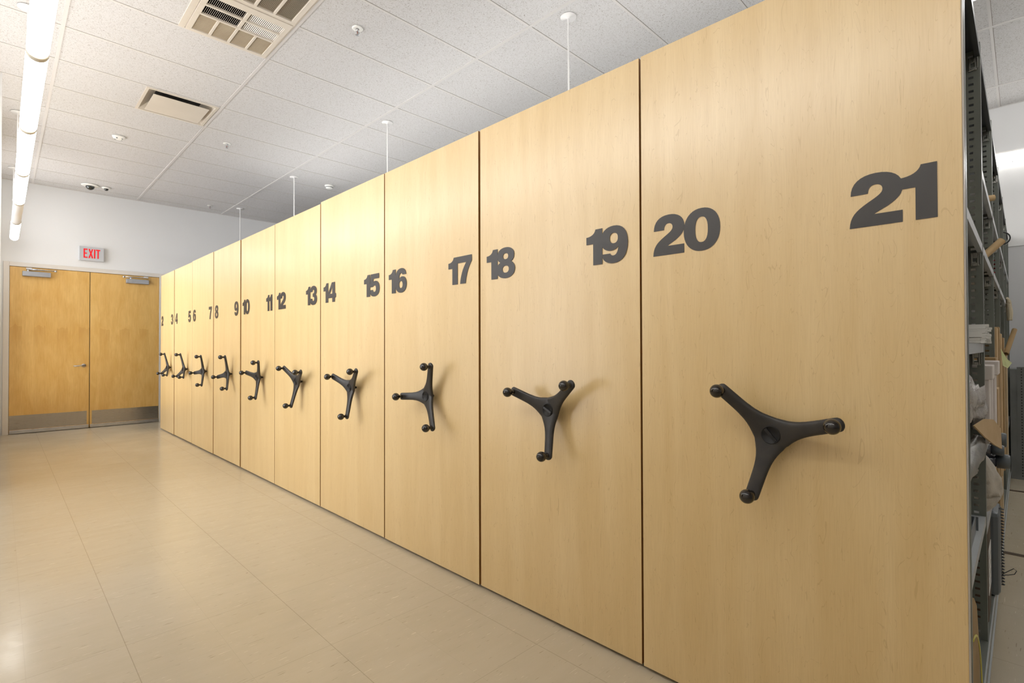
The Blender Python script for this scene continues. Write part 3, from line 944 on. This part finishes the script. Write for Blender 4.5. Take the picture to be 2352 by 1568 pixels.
# ------------------------------------------------------------------ things on the shelves of the nearest unit
def crumple(name, pts, rad, m, label, cat, seg=14, amp=.25, flat=.6, parent=None, sub=2, up=None):
    """soft bag or wrap: tapering loft with noisy folds"""
    from mathutils import noise
    k = MB()
    pts = [Vector(p) for p in pts]
    n = 22; rings = []; 
    for i in range(n + 1):
        t = i / n * (len(pts) - 1); j = min(int(t), len(pts) - 2); f = t - j
        p = pts[j].lerp(pts[j + 1], f); r = rad[j] * (1 - f) + rad[j + 1] * f
        d = (pts[j + 1] - pts[j]).normalized()
        a = Vector(up) if up else Vector((1, 0, 0)); a = (a - d * a.dot(d)).normalized(); b = d.cross(a)
        rg = []
        for q in range(seg * 2):
            th = 2 * pi * q / (seg * 2)
            v = a * cos(th) + b * (flat * sin(th))
            w = 1 + amp * noise.noise(p * 14 + v * 2.2) + amp * .5 * noise.noise(p * 40 + v * 5)
            rg.append(k.bm.verts.new(p + v * (r * w)))
        rings.append(rg)
    N = seg * 2
    for p, q in zip(rings, rings[1:]):
        for t in range(N):
            f = k.bm.faces.new((p[t], p[(t + 1) % N], q[(t + 1) % N], q[t])); f.smooth = True
    k.bm.faces.new(rings[0][::-1]); k.bm.faces.new(rings[-1])
    o = k.build(name, m, parent)
    if cat: tag(o, label, cat)
    return o

# bay 1, shelf at z 1.22: bundle of white channel strips, ends towards the aisle
rnd = random.Random(3)
k0 = MB()
k0.box(-.018, .018, 0, .55, .0, .0010); k0.box(-.018, -.0165, 0, .55, .0, .0075); k0.box(.0165, .018, 0, .55, .0, .0075)
strip0 = k0.build('channel_strip', WPL)
cols = [(.62, 8), (.665, 8), (.71, 7), (.755, 6), (.57, 7), (.52, 5), (.38, 4), (.30, 3)]
first = True
for x, n in cols:
    for q in range(n):
        o = strip0 if first else strip0.copy()
        if not first: COL.objects.link(o)
        first = False
        o.location = (x - .01 + rnd.uniform(-.006, .006), YF - .010 - rnd.uniform(-.004, .014), 1.2205 + q * .0080)
        o.rotation_euler = (0, 0, rnd.uniform(-.012, .012))
        pos = 'lowest' if q == 0 else 'topmost' if q == n - 1 else 'inner'
        tag(o, 'thin white channel strip in the bundle piled on the middle shelf of unit 21', 'strip', 'white channel strips bundled on the shelf')

# plastic film bag draped from the shelf under them, with a cardboard flap and a clear tube
crumple('plastic_bag', [(.20, .165, 1.10), (.34, .155, 1.07), (.50, .135, 1.04), (.68, .115, 1.01), (.75, .10, .985)], [.060, .085, .070, .050, .02], FILM,
        'crumpled clear plastic bag hanging out of the shelf below the white strips', 'plastic bag', amp=.75, flat=.40, up=(0, 0, 1))
crumple('plastic_film', [(.11, .150, 1.165), (.12, .145, 1.10), (.115, .14, 1.02)], [.018, .022, .015], FILM, 'sheet of clear film folded against the panel edge of unit 21', 'plastic film', amp=.5, flat=.3, up=(1, 0, 0))
k = MB()
vs = [(.42, .112, .965), (.58, .094, .972), (.74, .078, .955), (.83, .062, .915), (.835, .060, .842), (.70, .074, .872), (.55, .092, .915)]
A = [k.bm.verts.new(v) for v in vs]; B = [k.bm.verts.new((x + .002, y + .004, z - .001)) for x, y, z in vs]
k.bm.faces.new(A); k.bm.faces.new(B[::-1])
for a in range(len(vs)): k.bm.faces.new((A[a], A[(a + 1) % 7], B[(a + 1) % 7], B[a]))
tag(k.build('cardboard_flap', CARD2), 'rounded tan cardboard flap sticking out under the clear plastic bag', 'cardboard')
crumple('plastic_sleeve', [(.06, .150, .77), (.18, .145, .805), (.40, .132, .845), (.58, .118, .870), (.66, .112, .875)], [.026, .036, .044, .042, .030], CLEARD, 'grey see-through plastic sleeve slanting up to the cardboard flap', 'plastic sleeve', amp=.22, flat=.6, up=(0, 0, 1))
crumple('bubble_wrap_bundle', [(.93, .150, .805), (.94, .135, .77), (.97, .115, .71), (.98, .110, .65), (.95, .125, .605), (.94, .135, .585)], [.025, .045, .06, .06, .045, .025], BUBBLE,
        'bundle of cloudy bubble wrap bulging out beside the second upright', 'bubble wrap', amp=.30, flat=.75)
# lower shelf of bay 1: tray, papers
k = MB()
for b in ((.10, .56, .118, .50, .601, .605), (.10, .56, .118, .122, .605, .650), (.10, .104, .118, .50, .605, .65), (.556, .56, .112, .50, .605, .65)):
    k.box(*b)
tag(k.build('tray', GREYP, bevel=.001), 'dark grey plastic tray on the lower shelf of unit 21', 'tray')
k = MB()
for q in range(9):
    x = .32 + q * .025
    k.box(x, x + .002, .130, .33, .607, .705 + .05 * math.sin(q * 2.1) + .01, WHITEP, Matrix.Rotation(radians(rnd.uniform(-5, 5)), 3, 'Y'))
tag(k.build('paper_sheets', WHITEP), 'loose white paper sheets standing in the grey tray', 'papers', kind='stuff')
k = MB(); k.box(.15, .27, .130, .40, .607, .70); tag(k.build('small_box', BLACKP, bevel=.003), 'small black box among the papers on the lower shelf', 'box')
k = MB(); k.box(.115, .135, .130, .45, .607, .86); tag(k.build('file_folder', CREAMB, bevel=.01), 'cream folder standing on edge in the tray beside the small black box', 'folder')
# bottom: cardboard sheet tied with a yellow strap
t = thing('cardboard_sheet', (.20, .112, .156), 'upright tan cardboard sheet held by a yellow strap at the foot of unit 21', 'cardboard')
k = MB()
vs = [(-.12, 0), (.17, 0), (.155, .16), (.10, .30), (.03, .345), (-.12, .355)]
A = [k.bm.verts.new((x, -.004 - x * .03, z)) for x, z in vs]; B = [k.bm.verts.new((x, .006 - x * .03, z)) for x, z in vs]
k.bm.faces.new(A); k.bm.faces.new(B[::-1])
for a in range(6): k.bm.faces.new((A[a], A[(a + 1) % 6], B[(a + 1) % 6], B[a]))
k.build('board', CARD, t)
k = MB(); k.tube([(-.10 + .225 * sin(a), -.010 - .005 * sin(a), .01 + .27 * cos(a)) for a in [pi / 2 * q / 14 for q in range(15)]], .0035, 8, flat=.5)
k.build('strap', YELL, t)

# bay 2: white cartons, brown cartons, binder, labelled board
def carton(x0, x1, y0, z0, z1, m, label, lid=0.0, depth=.30, name='carton', over=.010):
    t = thing(name, ((x0 + x1) / 2, y0 + depth / 2, z0), label, 'box')
    w = (x1 - x0) / 2; h = z1 - z0
    box1('body', m, (-w, w, -depth / 2, depth / 2, 0, h - .002), t, bevel=.003)
    if lid: box1('lid', m, (-w - over, w + over, -depth / 2 - over, depth / 2 + over, h - lid, h), t, bevel=.003)
    return t
carton(.86, 1.00, .092, .851, 1.140, WCARD, 'tall white carton with an overhanging lid, beside the second upright', .052)
carton(1.02, 1.09, .090, .851, 1.085, WCARD, 'narrow white carton standing between the two lidded cartons', 0)
carton(1.115, 1.27, .084, .851, 1.150, WCARD, 'tall white carton with a lid, second from the panel end', .055)
carton(1.31, 1.44, .080, .851, 1.03, CARD2, 'tan carton standing right behind the white cartons', 0)
carton(1.50, 1.66, .092, .851, 1.16, CARD, 'brown carton reaching just above the white lids', 0)
# bay 3 brown cartons
carton(1.745, 1.90, .094, .521, 1.100, CARD, 'brown carton left of the third upright with a flat one on it', 0)
carton(1.745, 1.90, .094, 1.101, 1.305, CARD2, 'small tan carton stacked on the brown carton near the third upright', 0)
carton(1.925, 2.02, .090, .521, 1.312, CARD, 'tall thin brown carton with a frayed edge', 0)
carton(2.05, 2.18, .086, .521, 1.28, CARD2, 'tall tan carton leaning in the third bay', 0)
carton(2.22, 2.36, .080, .521, 1.26, CARD, 'tall brown carton right of the pale green paper', 0)
carton(2.40, 2.59, .072, .521, 1.20, PAPER, 'tallest far brown paper-wrapped package in the third bay', 0)
for x, z, lab in ((1.86, .200, 'brown carton low in the third bay under the shelf'), (2.2, .200, 'long kraft board low in the third bay, farther right')):
    carton(x, x + .22, .092, .156, .48, CARD if x < 2 else PAPER, lab, 0)
for a, b, lab in ((2.66, 2.9, 'brown carton in the fourth bay nearer the camera'), (2.95, 3.3, 'brown carton at the back of the fourth bay'), (3.6, 4.1, 'wide brown carton in the fifth bay')):
    carton(a, b, .104, .521, 1.15, CARD, lab, 0)
carton(2.66, 2.85, .112, 1.581, 1.75, REDB, 'small red box on the upper shelf seen through the slots', 0)
# rolls poking out
def roll(p0, p1, r, m, label, name='cardboard_tube'):
    k = MB(); k.tube([p0, p1], r, 16, cap=False); 
    d = (Vector(p1) - Vector(p0))
    k.tube([p1, p0], r * .85, 16, cap=False)
    tag(k.build(name, m), label, 'tube')
roll((2.04, .068, 1.17), (2.19, .036, 1.30), .011, CARD, 'brown cardboard tube poking out above the cartons')
roll((1.60, .16, 1.610), (1.66, .070, 1.715), .016, CARD2, 'short tan cardboard tube tilted out of the shelf above')
roll((1.45, .22, 1.885), (1.52, .092, 1.895), .014, CARD2, 'tan tube end on the upper shelf under the top beam')
crumple('kraft_bag', [(3.24, .080, 1.545), (3.26, .074, 1.52), (3.27, .070, 1.45), (3.27, .068, 1.39)], [.012, .026, .032, .026], CREAMB,
        'crumpled cream paper bag hanging from the far upper shelf', 'paper bag', amp=.35, flat=.5)
k = MB(); k.tube([(4.2, .125 - .052 * sin(a), 2.11 + .052 * cos(a)) for a in [pi * q / 14 for q in range(15)]], .005, 8)
tag(k.build('cable_loop', BLACKP), 'black cable loop bulging from the far upper shelf', 'cable')
# green paper
k = MB()
vs = [(1.90, .085, 1.20), (1.92, .062, 1.145), (1.95, .045, 1.125), (1.91, .060, 1.098), (1.90, .078, 1.112)]
A = [k.bm.verts.new(v) for v in vs]; B = [k.bm.verts.new((x + .004, y, z - .0006)) for x, y, z in vs]
k.bm.faces.new(A); k.bm.faces.new(B[::-1])
for a in range(5): k.bm.faces.new((A[a], A[(a + 1) % 5], B[(a + 1) % 5], B[a]))
tag(k.build('green_slip', GREENP), 'pale green paper slip curling off a brown carton', 'paper')
# smoky jars
for a, b, z1, lab in ((1.30, 1.50, .672, 'flat tan carton under the smoky jars, nearer one'), (1.52, 1.68, .738, 'flat tan carton under the topmost smoky jar')):
    carton(a, b, .100, .551, z1, CARD2, lab, 0)
def jar(x, y, z, r, l, label):
    t = thing('plastic_jar', (x, y, z), label, 'jar', 'smoky plastic jars lying on the shelf')
    k = MB(); k.lathe([(0, 0), (r * .9, 0), (r, .006), (r, l * .62), (r * .85, l * .7), (0, l * .7)], (0, .10, 0), '-y', 20); k.build('body', JARM, t)
    k = MB(); k.lathe([(0, l * .70), (r * 1.05, l * .70), (r * 1.05, l * .95), (r * .95, l), (0, l)], (0, .10, 0), '-y', 20); k.build('cap', GREYP, t)
jar(1.40, .092, .705, .030, .145, 'largest smoky plastic jar, lowest, sticking out past the white cartons')
jar(1.36, .095, .758, .022, .130, 'small smoky plastic jar in the middle of the three')
jar(1.60, .100, .772, .032, .138, 'topmost smoky plastic jar with a flat cap')
# spiral binder and its wire
t = thing('spiral_binder', (1.36, .11, .156), 'dark grey binder with a black spiral spine standing on the base shelf', 'binder')
k = MB(); k.box(-.11, .11, -.030, .16, .0, .355); k.build('cover', GREYP, t, bevel=.02)
k = MB()
for q in range(26):
    z = .02 + q * .013
    k.tube([(.010 + .010 * cos(b), -.032 - .008 * sin(b), z + .004 * b / 6.3) for b in [2 * pi * s_ / 8 for s_ in range(9)]], .0022, 5)
k.build('spiral', BLACKP, t)
k = MB(); k.tube([(1.41, .080, .205), (1.42, .060, .222), (1.43, .042, .236), (1.43, .033, .228), (1.43, .040, .212), (1.42, .060, .206), (1.41, .080, .203)], .0016, 8)
tag(k.build('wire_loop', BLACKP), 'thin black wire loop sticking out at the foot of the binder', 'wire')
t = thing('archive_box', (1.05, .22, .156), 'dark brown archive box with a lined white label', 'box')
box1('body', DCARD, (-.10, .10, -.115, .12, .0, .355), t, bevel=.006)
k = MB(); k.box(-.085, .085, -.1165, -.115, .10, .27, WHITEP)
for z in (.13, .165, .20, .235): k.box(-.07, .05, -.1170, -.1165, z, z + .0015, BLACKP)
k.build('paper_label', None, t)
# beige case on upper shelf bay 1, flat sheets in bay 2 top
k = MB(); k.lathe([(0, 0), (.16, 0), (.17, .02), (.17, .16), (.16, .18), (0, .18)], (.24, .30, 1.581), 'z', 32)
tag(k.build('round_case', CREAMB, smooth=False), 'round beige case on the shelf above the white strips', 'case')

# low perforated steel unit near the right wall
t = thing('low_steel_cabinet', (4.83, -.45, 0), 'low dark grey steel cabinet with a perforated edge, near the right wall', 'cabinet')
k = MB(); k.box(0, .42, -.5, .545, .0, 1.0)
k.build('body', GALV, t)
k = MB(); k.box(-.004, 0, .44, .50, .0, 1.02)
z = .03
while z < 1.0:
    k.box(-.005, -.004, .466, .474, z, z + .010, HOLE); z += .0254
for f in k.bm.faces:
    pass
k.mats.insert(0, GALV)
o = k.build('corner_post', None, t)
for p in o.data.polygons:
    c = p.center
    p.material_index = 1 if c.x < -.00445 else 0
